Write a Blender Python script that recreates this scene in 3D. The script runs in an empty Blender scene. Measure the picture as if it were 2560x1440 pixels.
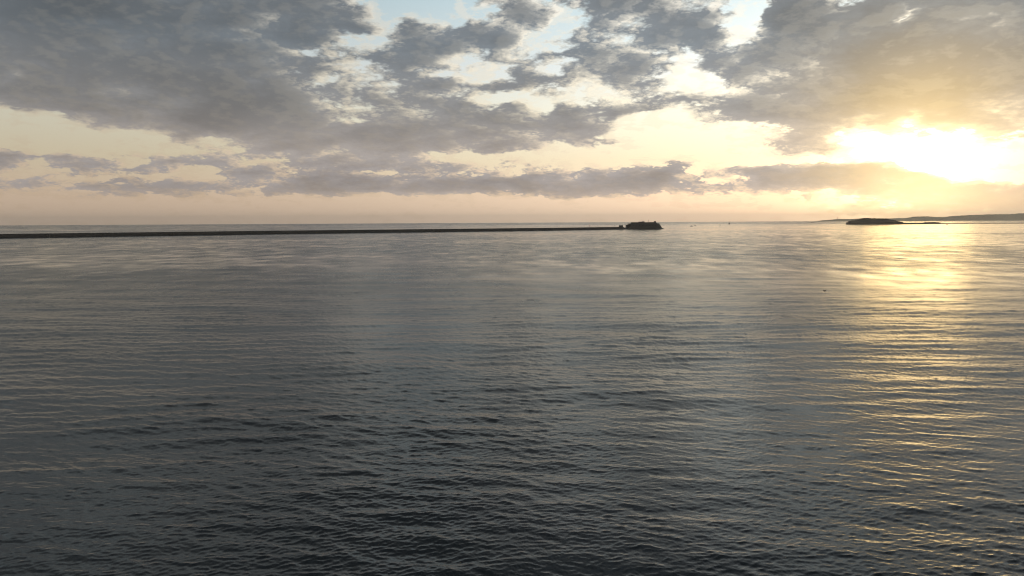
import bpy, bmesh, math, random
import numpy as np
from mathutils import Matrix, Vector

random.seed(7)
RNG = np.random.default_rng(11)
scene = bpy.context.scene
COL = scene.collection

# ------------------------------------------------------------------ camera
CAM_H = 28.0                      # metres above the sea
FPX = 1730.0                      # focal length for a 2560 px wide frame
PITCH = math.atan((720.0 - 555.6) / FPX)
ROLL = math.radians(-0.29)
CAM_M = Matrix.Rotation(math.radians(90) - PITCH, 3, 'X') @ Matrix.Rotation(ROLL, 3, 'Z')
cam_data = bpy.data.cameras.new('camera')
cam_data.sensor_width = 36.0
cam_data.lens = 36.0 * FPX / 2560.0
cam_data.clip_start = 0.5
cam_data.clip_end = 200000.0
camera = bpy.data.objects.new('camera', cam_data)
COL.objects.link(camera)
camera.matrix_world = Matrix.Translation((0, 0, CAM_H)) @ CAM_M.to_4x4()
scene.camera = camera


def sight(x, y):
    """world direction towards a point of the 2560 x 1440 photograph"""
    return (CAM_M @ Vector(((x - 1280.0) / FPX, (720.0 - y) / FPX, -1.0))).normalized()


def az_el(x, y):
    d = sight(x, y)
    return math.degrees(math.atan2(d.x, d.y)), math.degrees(math.asin(d.z))


# ------------------------------------------------------------------ sky, sun, exposure
SUN_DIR = sight(2300, 392)
SUN_AZ = math.atan2(SUN_DIR.x, SUN_DIR.y)
SUN_EL = math.asin(SUN_DIR.z)

sun_data = bpy.data.lights.new('sun', 'SUN')
sun_data.energy = 0.017
sun_data.angle = math.radians(7.0)         # the disc is veiled by cloud
sun_data.color = (1.0, 0.64, 0.24)
sun = bpy.data.objects.new('sun', sun_data)
COL.objects.link(sun)
sun.location = (300, 500, 400)
sun.rotation_euler = SUN_DIR.to_track_quat('Z', 'Y').to_euler()

vs = scene.view_settings
vs.view_transform = 'Standard'
vs.look = 'None'
vs.exposure = 0.14
vs.gamma = 1.0
vs.use_curve_mapping = False

world = bpy.data.worlds.new('World')
scene.world = world
world.use_nodes = True
world.cycles.sampling_method = 'NONE'


def lin(r, g, b):
    def f(c):
        c /= 255.0
        return c / 12.92 if c <= 0.04045 else ((c + 0.055) / 1.055) ** 2.4
    return (f(r), f(g), f(b))


class Graph:
    """small helper for writing node trees as expressions"""

    def __init__(self, tree):
        self.t = tree

    def node(self, kind, **kw):
        n = self.t.nodes.new(kind)
        for k, v in kw.items():
            setattr(n, k, v)
        return n

    def put(self, sock, v):
        if isinstance(v, bpy.types.NodeSocket):
            self.t.links.new(v, sock)
        elif isinstance(v, (tuple, list, Vector)):
            v = tuple(v)
            sock.default_value = v + (1.0,) if sock.type == 'RGBA' and len(v) == 3 else v
        else:
            sock.default_value = v

    def m(self, op, *a, clamp=False):
        n = self.node('ShaderNodeMath', operation=op, use_clamp=clamp)
        for i, v in enumerate(a):
            self.put(n.inputs[i], v)
        return n.outputs[0]

    def v(self, op, *a):
        n = self.node('ShaderNodeVectorMath', operation=op)
        for i, v in enumerate(a):
            self.put(n.inputs['Scale'] if op == 'SCALE' and i == 1 else n.inputs[i], v)
        return n.outputs['Value'] if op in ('DOT_PRODUCT', 'LENGTH', 'DISTANCE') else n.outputs[0]

    def xyz(self, vec):
        n = self.node('ShaderNodeSeparateXYZ')
        self.put(n.inputs[0], vec)
        return n.outputs[0], n.outputs[1], n.outputs[2]

    def vec(self, x, y, z):
        n = self.node('ShaderNodeCombineXYZ')
        for i, q in enumerate((x, y, z)):
            self.put(n.inputs[i], q)
        return n.outputs[0]

    def step(self, x, lo, hi, a=0.0, b=1.0):
        n = self.node('ShaderNodeMapRange', interpolation_type='SMOOTHSTEP')
        for i, q in enumerate((x, lo, hi, a, b)):
            self.put(n.inputs[i], q)
        return n.outputs[0]

    def mix(self, f, a, b, blend='MIX'):
        n = self.node('ShaderNodeMix', data_type='RGBA', blend_type=blend)
        self.put(n.inputs[0], f)
        self.put(n.inputs[6], a)
        self.put(n.inputs[7], b)
        return n.outputs[2]

    def noise(self, vec, scale, detail=2.0, rough=0.5, lac=2.0, dist=0.0, color=False):
        n = self.node('ShaderNodeTexNoise')
        self.put(n.inputs['Vector'], vec)
        n.inputs['Scale'].default_value = scale
        n.inputs['Detail'].default_value = detail
        n.inputs['Roughness'].default_value = rough
        n.inputs['Lacunarity'].default_value = lac
        n.inputs['Distortion'].default_value = dist
        return n.outputs['Color'] if color else n.outputs['Fac']

    def ramp(self, fac, stops):
        n = self.node('ShaderNodeValToRGB')
        cr = n.color_ramp
        while len(cr.elements) < len(stops):
            cr.elements.new(0.5)
        for e, (p, c) in zip(cr.elements, stops):
            e.position = p
            e.color = tuple(c) + (1.0,)
        self.put(n.inputs[0], fac)
        return n.outputs[0]


# cloud masses and clear gaps of this evening's sky: where they stand (azimuth / elevation
# worked out once from the photograph), their half-widths, tilt and density
CLOUD_MASSES = [
    # x, y, rx, ry, tilt(deg, clockwise in the picture), amount
    # --- the deep grey bank upper left
    (100, 60, 800, 170, 4, 0.9), (250, 215, 640, 110, 5, 0.9), (600, 275, 420, 80, 9, 0.5), (560, 110, 420, 150, 0, 0.35),
    (720, 335, 420, 60, 4, 0.45), (40, 130, 420, 130, 4, 0.4), (760, 40, 190, 80, 0, 0.55), (640, 225, 300, 90, 0, 0.3),
    (960, 345, 420, 55, 2, 0.35), (1200, 335, 330, 50, 0, 0.42), (1400, 300, 200, 46, 2, 0.35), (1060, 285, 200, 50, 0, 0.35), (900, 395, 420, 26, 3, 0.25),
    # --- broken middle
    (1190, 95, 240, 66, 5, 0.61), (1010, 60, 80, 40, 0, 0.37), (1480, 20, 240, 62, 4, 0.61), (1610, 140, 150, 62, -16, 0.61),
    (1735, 48, 120, 46, 0, 0.46), (1090, 228, 170, 26, -6, 0.46), (1380, 290, 210, 36, 4, 0.49),
    (1640, 272, 150, 44, 14, 0.52), (1290, 175, 100, 30, -25, 0.31), (1470, 100, 120, 26, -12, 0.37), (900, 165, 130, 50, 0, 0.21),
    (1130, 290, 190, 46, -4, 0.27), (1600, 207, 90, 22, -6, 0.40), (1230, 220, 60, 40, -30, 0.19), (1420, 345, 150, 16, -4, 0.21),
    (1000, 165, 110, 40, 0, 0.21), (870, 250, 160, 50, 0, 0.25),
    # --- the bank upper right
    (2300, 60, 560, 200, 0, 0.74), (2140, 180, 400, 120, 12, 0.59), (2480, 230, 400, 130, 0, 0.63),
    (1940, 285, 260, 62, 18, 0.48), (2150, 290, 300, 46, 6, 0.30), (1960, 60, 150, 80, 0, 0.37), (1990, 374, 220, 12, 1, 0.37),
    (1940, 350, 160, 26, 6, 0.26),
    # --- low roll of cumulus
    (380, 474, 480, 22, 1, 0.81), (830, 455, 150, 34, 0, 0.98), (1000, 468, 200, 26, 0, 0.91), (1190, 458, 190, 36, 0, 1.04), (1440, 456, 240, 36, -3, 0.98),
    (1690, 420, 120, 28, -20, 1.04), (1590, 470, 200, 22, 0, 0.72), (1860, 428, 66, 18, 4, 1.04), (2040, 436, 180, 40, -4, 2.21),
    (2220, 446, 130, 44, 8, 3.38), (2270, 484, 150, 14, 0, 1.1), (1860, 470, 200, 20, -2, 0.59),
    (460, 405, 120, 20, -6, 0.98), (220, 390, 190, 18, -8, 0.78), (610, 436, 70, 16, -4, 1.17), (10, 395, 90, 36, -20, 0.91),
    (130, 428, 180, 11, -2, 0.65), (960, 410, 200, 20, 0, 0.52), (340, 362, 160, 12, -4, 0.65), (300, 420, 120, 9, -3, 0.59), (720, 408, 100, 10, 0, 0.52),
    (2120, 512, 170, 15, 0, 0.78), (2450, 508, 420, 50, -3, 1.8), (2000, 505, 90, 8, 0, 0.59), (1510, 492, 90, 7, 0, 0.65), (2300, 474, 360, 16, 0, 1.1),
    (2470, 440, 60, 8, -4, 0.78), (1880, 500, 60, 7, 0, 0.65), (1560, 501, 50, 5, 0, 0.52), (1400, 488, 60, 6, 0, 0.52), (2330, 440, 90, 8, 0, 1.04),
    # --- clear gaps
    (110, 335, 420, 44, 5, -1.6), (340, 345, 130, 22, 8, -0.6), (1080, 8, 190, 40, 6, -1.6), (930, 88, 66, 30, -14, -1.1), (1210, 38, 90, 22, 4, -0.8),
    (830, 120, 70, 22, -10, -0.7), (1130, 178, 170, 22, 8, -0.9), (1330, 238, 200, 20, -8, -0.6), (1420, 185, 100, 24, 10, -0.5), (1250, 245, 160, 12, 0, -0.4),
    (1680, 345, 230, 50, 12, -1.3), (1620, 388, 330, 22, 0, -0.9), (1900, 397, 330, 16, 0, -1.0), (1850, 60, 50, 100, 22, -1.1),
    (1770, 215, 100, 24, 10, -0.8), (1400, 62, 80, 16, -24, -0.7), (2260, 36, 110, 10, -24, -0.9), (1560, 85, 60, 24, 0, -0.6), (1700, 180, 60, 40, 0, -0.5), (1500, 235, 110, 16, 12, -0.5),
    (2290, 394, 220, 48, 4, -1.8), (2500, 412, 220, 38, 4, -1.3), (2150, 333, 66, 16, -2, -1.3), (2110, 470, 110, 12, -10, -0.9),
    (640, 60, 70, 24, -14, -0.7), (310, 114, 150, 11, 8, -0.8), (20, 182, 60, 26, 10, -1.2), (800, 215, 50, 16, 0, -0.5), (880, 300, 130, 10, 5, -0.4), (570, 352, 60, 9, 0, -0.6),
    (1180, 524, 2200, 34, 0, -0.9), (300, 515, 900, 22, 0, -0.6), (1000, 378, 260, 9, 3, -0.6), (1080, 428, 300, 8, 2, -0.5), (1700, 300, 80, 30, 20, -0.6), (1200, 390, 400, 8, 0, -0.4),
    (2150, 545, 400, 14, 0, -0.6), (2230, 310, 100, 7, -8, -0.5), (2420, 240, 110, 7, -14, -0.4),
]


EL_ROWS = [0.0, 0.8, 1.5, 2.1, 2.7, 3.3, 3.9, 4.6, 5.3, 6.1, 7.0, 7.9, 8.8, 9.8, 10.8, 11.8, 12.9, 14.0, 15.2, 16.4, 17.6, 19.0, 21.0, 24.0]
AZ_MIN, AZ_MAX, EL_MAX = -48.0, 48.0, 24.0


def coverage_table():
    """cloud cover added or removed by the masses above, tabulated over azimuth and elevation"""
    azs = np.linspace(AZ_MIN, AZ_MAX, 129)
    A, E = np.meshgrid(azs, np.array(EL_ROWS))
    acc = np.zeros_like(A)
    for (px, py, rx, ry, tilt, amt) in CLOUD_MASSES:
        a0, e0 = az_el(px, py)
        sx = (az_el(px + 20, py)[0] - a0) / 20.0
        sy = (az_el(px, py - 20)[1] - e0) / 20.0
        u, v = (A - a0) / sx, -(E - e0) / sy
        c, n = math.cos(math.radians(tilt)), math.sin(math.radians(tilt))
        r = np.hypot((u * c + v * n) / (rx * 1.15), (-u * n + v * c) / (ry * 1.15))
        k = np.clip(1.0 - r, 0, 1)
        acc += amt * k * (1.4 - 0.4 * k)
    acc = np.clip(acc, -0.8, 1.0)
    edge = np.clip((AZ_MAX - np.abs(A)) / 5.0, 0, 1)
    acc *= edge
    acc[-1] = 0.0
    return azs, acc


def curve_node(g, fac, xs, rows):
    """three tabulated functions of one number in a single RGB Curves node"""
    n = g.node('ShaderNodeRGBCurve')
    mp = n.mapping
    mp.use_clip = True
    for k in range(3):
        c = mp.curves[k]
        ys = rows[k]
        c.points[0].location = (float(xs[0]), float(ys[0]))
        c.points[1].location = (float(xs[-1]), float(ys[-1]))
        for x, y in zip(xs[1:-1], ys[1:-1]):
            c.points.new(float(x), float(y))
        for p in c.points:
            p.handle_type = 'VECTOR'
    mp.update()
    v = g.vec(fac, fac, fac)
    g.put(n.inputs['Color'], v)
    return n.outputs[0]


def sky_coords(g, d):
    x, y, z = g.xyz(d)
    zc = g.m('MAXIMUM', z, 0.0)
    az = g.m('MULTIPLY', g.m('ARCTAN2', x, y), 57.29578)
    el = g.m('MULTIPLY', g.m('ARCSINE', g.m('MINIMUM', zc, 1.0)), 57.29578)
    return x, y, zc, az, el


def mass_group():
    """node group: sky direction in, large cloud masses out"""
    tree = bpy.data.node_groups.new('cloud_masses', 'ShaderNodeTree')
    tree.interface.new_socket('Direction', in_out='INPUT', socket_type='NodeSocketVector')
    tree.interface.new_socket('Mass', in_out='OUTPUT', socket_type='NodeSocketFloat')
    tree.interface.new_socket('Layer', in_out='OUTPUT', socket_type='NodeSocketFloat')
    g = Graph(tree)
    gi = tree.nodes.new('NodeGroupInput')
    go = tree.nodes.new('NodeGroupOutput')
    x, y, zc, az, el = sky_coords(g, gi.outputs[0])
    # the masses wander, so that their edges are ragged
    wn = g.noise(g.vec(g.m('MULTIPLY', az, 0.22), g.m('MULTIPLY', el, 0.50), 1.3), 1.0, 4.0, 0.62, color=True)
    wx, wy, _ = g.xyz(g.v('SUBTRACT', wn, (0.5, 0.5, 0.5)))
    wamt = g.step(el, 1.0, 9.0, 0.40, 1.0)
    pa = g.m('ADD', az, g.m('MULTIPLY', g.m('MULTIPLY', wx, wamt), WANDER[0]))
    pe = g.m('ADD', el, g.m('MULTIPLY', g.m('MULTIPLY', wy, wamt), WANDER[1]))
    fa = g.m('DIVIDE', g.m('SUBTRACT', pa, AZ_MIN), AZ_MAX - AZ_MIN, clamp=True)
    fe = g.m('DIVIDE', pe, EL_MAX, clamp=True)
    azs, table = coverage_table()
    xs = (azs - AZ_MIN) / (AZ_MAX - AZ_MIN)
    es = np.array(EL_ROWS) / EL_MAX
    acc = None
    for k in range(0, len(EL_ROWS), 3):
        ca = curve_node(g, fa, xs, [(table[k + j] + 0.8) / 1.8 for j in range(3)])
        hats = []
        for j in range(3):
            h = np.zeros(len(es))
            h[k + j] = 1.0
            hats.append(h)
        ce = curve_node(g, fe, es, hats)
        dot = g.v('DOT_PRODUCT', ca, ce)
        acc = dot if acc is None else g.m('ADD', acc, dot)
    g.put(go.inputs[0], g.m('MULTIPLY_ADD', acc, 1.8, -0.8))
    inv = g.m('DIVIDE', 1.0, g.m('ADD', zc, 0.26))
    g.put(go.inputs[1], g.noise(g.vec(g.m('MULTIPLY', x, inv), g.m('MULTIPLY', y, inv), 9.0), 2.6, 3.0, 0.5))
    return tree


def texture_group():
    """node group: sky direction in, broken cloud texture out"""
    tree = bpy.data.node_groups.new('cloud_texture', 'ShaderNodeTree')
    tree.interface.new_socket('Direction', in_out='INPUT', socket_type='NodeSocketVector')
    tree.interface.new_socket('Texture', in_out='OUTPUT', socket_type='NodeSocketFloat')
    g = Graph(tree)
    gi = tree.nodes.new('NodeGroupInput')
    go = tree.nodes.new('NodeGroupOutput')
    x, y, zc, az, el = sky_coords(g, gi.outputs[0])
    # the cloud deck seen in perspective from below
    inv = g.m('DIVIDE', 1.0, g.m('ADD', zc, 0.26))
    deck = g.vec(g.m('MULTIPLY', x, inv), g.m('MULTIPLY', y, inv), g.m('MULTIPLY', zc, 2.0))
    # low cumulus seen from the side
    side = g.vec(g.m('MULTIPLY', az, 0.11), g.m('MULTIPLY', el, 0.30), 3.7)
    low = g.step(el, 4.0, 8.5, 1.0, 0.0)
    nd = g.noise(deck, 4.2, 6.0, 0.55, 2.1)
    nf = g.noise(deck, 11.0, 4.0, 0.6, 2.2)
    n_deck = g.m('ADD', g.m('MULTIPLY', g.m('SUBTRACT', nd, 0.5), TEX_AMT), g.m('MULTIPLY', g.m('SUBTRACT', nf, 0.5), 1.6))
    ns = g.noise(side, 4.4, 7.0, 0.62, 2.1)
    n_low = g.m('MULTIPLY', g.m('SUBTRACT', ns, 0.5), 3.0)
    nn = g.m('ADD', g.m('MULTIPLY', n_low, low), g.m('MULTIPLY', n_deck, g.m('SUBTRACT', 1.0, low)))
    base = g.m('ADD', g.step(el, 2.0, 9.0, -0.16, 0.06), g.step(el, 18.0, 30.0, 0.0, 0.16))
    g.put(go.inputs[0], g.m('ADD', nn, base))
    return tree


def build_world():
    t = world.node_tree
    t.nodes.clear()
    g = Graph(t)
    out = t.nodes.new('ShaderNodeOutputWorld')
    bg = t.nodes.new('ShaderNodeBackground')
    bg.inputs['Strength'].default_value = 0.1
    t.links.new(bg.outputs[0], out.inputs['Surface'])
    co = t.nodes.new('ShaderNodeTexCoord')
    d = g.v('NORMALIZE', co.outputs['Generated'])
    x, y, z = g.xyz(d)
    el = g.m('MULTIPLY', g.m('ARCSINE', g.m('MINIMUM', g.m('MAXIMUM', z, 0.0), 1.0)), 57.29578)
    sky = t.nodes.new('ShaderNodeTexSky')
    sky.sky_type = 'NISHITA'
    sky.sun_disc = False
    sky.sun_elevation = SUN_EL
    sky.sun_rotation = SUN_AZ
    sky.altitude = 0
    sky.air_density = 1.0
    sky.dust_density = 2.0
    sky.ozone_density = 1.0
    nish = g.v('SCALE', sky.outputs[0], SKY_GAIN * 0.1)
    s = g.m('MAXIMUM', g.v('DOT_PRODUCT', d, tuple(SUN_DIR)), 0.0)
    s4 = g.m('POWER', s, 4.0)
    s14 = g.m('POWER', s, 14.0)
    s60 = g.m('POWER', s, 60.0)
    s120 = g.m('POWER', s, 120.0)
    s300 = g.m('POWER', s, 300.0)
    s1200 = g.m('POWER', s, 1200.0)
    # clear air: the evening sky with its veil of low haze
    e1 = g.m('DIVIDE', el, 40.0, clamp=True)
    veil = g.ramp(e1, VEIL)
    clear = g.mix(VEIL_MIX, nish, veil)
    clear = g.v('SCALE', clear, g.m('MULTIPLY_ADD', s4, 0.58, 0.60))
    clear = g.v('ADD', clear, g.v('SCALE', lin(255, 232, 180), g.m('MULTIPLY', s14, 0.08)))
    clear = g.v('ADD', clear, g.v('SCALE', (1.0, 0.80, 0.44), g.m('MULTIPLY', s60, 0.18)))
    clear = g.v('ADD', clear, g.v('SCALE', (1.0, 0.72, 0.30), g.m('MULTIPLY', s300, 1.9)))
    clear = g.v('ADD', clear, g.v('SCALE', (1.0, 0.74, 0.36), g.m('MULTIPLY', s1200, 2.0)))
    # clouds
    tex = texture_group()
    mass = g.node('ShaderNodeGroup', node_tree=mass_group())
    g.put(mass.inputs[0], d)
    n1 = g.node('ShaderNodeGroup', node_tree=tex)
    g.put(n1.inputs[0], d)
    toward = g.v('NORMALIZE', g.v('ADD', d, g.v('SCALE', g.v('NORMALIZE', g.v('SUBTRACT', tuple(SUN_DIR + Vector((0, 0, 0.12))), d)), 0.014)))
    n2 = g.node('ShaderNodeGroup', node_tree=tex)
    g.put(n2.inputs[0], toward)
    d1 = g.m('ADD', mass.outputs[0], n1.outputs[0])
    d2 = g.m('ADD', mass.outputs[0], n2.outputs[0])
    alpha = g.step(d1, -0.10, g.step(el, 4.0, 9.0, 0.12, 0.26))
    thick = g.step(d1, 0.0, 0.66)
    lit = g.step(g.m('SUBTRACT', d1, d2), -0.10, 0.26)
    low_c = g.ramp(e1, CLOUD_DARK)
    hi_c = g.ramp(e1, CLOUD_LIT)
    lum = g.m('MULTIPLY_ADD', s4, 0.30, 0.76)
    body = g.v('SCALE', low_c, lum)
    edge = g.v('SCALE', hi_c, g.m('MULTIPLY_ADD', s4, 0.62, 0.58))
    face = g.mix(g.m('MULTIPLY', lit, g.m('MULTIPLY_ADD', thick, -0.79, 0.90)), body, edge)
    face = g.v('SCALE', face, g.m('MULTIPLY_ADD', g.step(d1, 0.1, 1.2), -0.30, g.m('MULTIPLY_ADD', mass.outputs[1], 0.6, 0.78)))
    # light scattered forward through the cloud round the sun
    face = g.v('ADD', face, g.v('SCALE', lin(255, 214, 130), g.m('MULTIPLY', s14, 0.02)))
    face = g.v('ADD', face, g.v('SCALE', lin(255, 208, 110), g.m('ADD', g.m('MULTIPLY', s120, g.m('MULTIPLY_ADD', thick, -0.12, 0.60)), g.m('MULTIPLY', s60, 0.03))))
    face = g.v('ADD', face, g.v('SCALE', (1.0, 0.74, 0.30), g.m('MULTIPLY', s300, g.m('MULTIPLY_ADD', thick, -0.75, 1.05))))
    # low haze swallows clouds towards the horizon
    fade = g.step(el, 0.0, 4.0, 0.6, 0.98)
    thin = g.m('MULTIPLY', g.step(g.m('ADD', d1, g.m('MULTIPLY', g.m('SUBTRACT', n2.outputs[0], n1.outputs[0]), -1.2)), -0.45, 0.0), g.step(el, 3.0, 8.0, 0.25, 0.48))
    veil_c = g.v('ADD', g.v('SCALE', edge, 0.93), g.v('SCALE', lin(255, 205, 100), g.m('MULTIPLY', s60, 0.25)))
    col = g.mix(thin, clear, veil_c)
    col = g.mix(g.m('MULTIPLY', alpha, fade), col, face)
    t.links.new(g.v('SCALE', col, 10.0), bg.inputs['Color'])


SKY_GAIN = 1.0
WANDER = (4.5, 1.7)
TEX_AMT = 2.9
VEIL_MIX = 0.92
VEIL = [(0.0, lin(252, 220, 190)), (0.05, lin(252, 223, 194)), (0.125, lin(248, 232, 200)), (0.20, lin(250, 245, 222)),
        (0.30, lin(233, 240, 239)), (0.45, lin(198, 223, 232)), (1.0, lin(124, 140, 156))]
CLOUD_DARK = [(0.0, lin(192, 170, 154)), (0.07, lin(164, 157, 156)), (0.15, lin(171, 163, 158)), (0.22, lin(144, 143, 143)),
              (0.34, lin(121, 129, 136)), (0.6, lin(104, 106, 108)), (1.0, lin(74, 77, 80))]
CLOUD_LIT = [(0.0, lin(232, 198, 160)), (0.10, lin(242, 216, 184)), (0.22, lin(253, 240, 212)), (0.45, lin(250, 244, 230)), (1.0, lin(200, 204, 206))]
build_world()


# ------------------------------------------------------------------ helpers
def material(name, base, rough=0.8, var=0.25, scale=1.0, bump=0.0):
    m = bpy.data.materials.new(name)
    m.use_nodes = True
    g = Graph(m.node_tree)
    b = m.node_tree.nodes['Principled BSDF']
    co = g.node('ShaderNodeTexCoord').outputs['Object']
    n = g.noise(co, scale, 6.0, 0.6)
    f = g.step(n, 0.3, 0.7, 1.0 - var, 1.0 + var)
    g.put(b.inputs['Base Color'], g.v('SCALE', tuple(base), f))
    b.inputs['Roughness'].default_value = rough
    if bump:
        bn = g.node('ShaderNodeBump')
        bn.inputs['Strength'].default_value = bump
        g.put(bn.inputs['Height'], n)
        g.put(b.inputs['Normal'], bn.outputs[0])
    return m


def on_sea(x, y):
    """point of the sea surface seen at a place of the photograph"""
    d = sight(x, y)
    t = -CAM_H / d.z
    return Vector((d.x * t, d.y * t, 0.0))


def smooth(a, b, x):
    t = np.clip((x - a) / (b - a), 0, 1)
    return t * t * (3 - 2 * t)


# ------------------------------------------------------------------ sea
def wave_tile(n, size, lam_lo, lam_hi, heading, spread, steep, chop):
    """one periodic patch of sea: height and sideways drift of a band of wavelengths"""
    k1 = 2 * np.pi * np.fft.fftfreq(n, size / n)
    kx, ky = np.meshgrid(k1, k1, indexing='ij')
    k = np.hypot(kx, ky)
    k[0, 0] = 1e-6
    lam = 2 * np.pi / k
    band = np.exp(-0.5 * (np.log(lam / math.sqrt(lam_lo * lam_hi)) / (0.42 * math.log(lam_hi / lam_lo))) ** 2)
    band *= (lam > lam_lo * 0.7) & (lam < lam_hi * 1.5)
    c = (kx * math.cos(heading) + ky * math.sin(heading)) / k
    ang = np.where(c > 0, c, 0) ** spread + 0.06
    amp = band * ang * k ** -2.0
    ph = RNG.normal(size=(n, n)) + 1j * RNG.normal(size=(n, n))
    hk = amp * ph
    hk[0, 0] = 0
    h = np.fft.ifft2(hk).real
    sx = np.fft.ifft2(1j * kx * hk).real
    sy = np.fft.ifft2(1j * ky * hk).real
    f = steep / math.sqrt((sx ** 2 + sy ** 2).mean())
    dx = np.fft.ifft2(1j * kx / k * hk).real
    dy = np.fft.ifft2(1j * ky / k * hk).real
    return h * f, dx * f * chop, dy * f * chop


def sample(tile, size, x, y, turn):
    n = tile.shape[0]
    c, s = math.cos(turn), math.sin(turn)
    u = ((x * c + y * s) / size * n) % n
    v = ((-x * s + y * c) / size * n) % n
    i, j = np.floor(u).astype(int), np.floor(v).astype(int)
    fu, fv = u - i, v - j
    fu = fu * fu * (3 - 2 * fu) * 0.35 + fu * 0.65
    fv = fv * fv * (3 - 2 * fv) * 0.35 + fv * 0.65
    i %= n
    j %= n
    i2, j2 = (i + 1) % n, (j + 1) % n
    return (tile[i, j] * (1 - fu) * (1 - fv) + tile[i2, j] * fu * (1 - fv) + tile[i, j2] * (1 - fu) * fv + tile[i2, j2] * fu * fv)


def patch_noise(size, lam_lo, lam_hi, stretch, n=512):
    """smooth random patches (gusts and slicks), drawn out along x"""
    k1 = np.fft.fftfreq(n, size / n)
    kx, ky = np.meshgrid(k1, k1, indexing='ij')
    k = np.hypot(kx * stretch, ky)
    k[0, 0] = 1e9
    lam = 1.0 / k
    a = ((lam > lam_lo) & (lam < lam_hi)) * lam ** 1.3
    z = np.fft.ifft2(a * (RNG.normal(size=(n, n)) + 1j * RNG.normal(size=(n, n)))).real
    return z / z.std()


BANDS = [  # grid, tile size, wavelengths, heading, spread, steepness, chop
    (512, 700.0, 14.0, 40.0, math.radians(-98), 10, 0.022, 0.7),
    (512, 190.0, 3.0, 9.0, math.radians(-88), 9, 0.040, 1.0),
    (512, 71.0, 1.0, 3.0, math.radians(-108), 3.2, 0.062, 1.1),
    (512, 29.0, 0.38, 1.0, math.radians(-82), 2.5, 0.115, 1.25),
    (512, 13.0, 0.16, 0.4, math.radians(-95), 0.7, 0.105, 0.9),
]
TURNS = (0.0, 0.31, -0.47, 0.83, -0.2)
MICRO = 0.0006        # slope variance of ripples too small for the mesh


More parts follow.
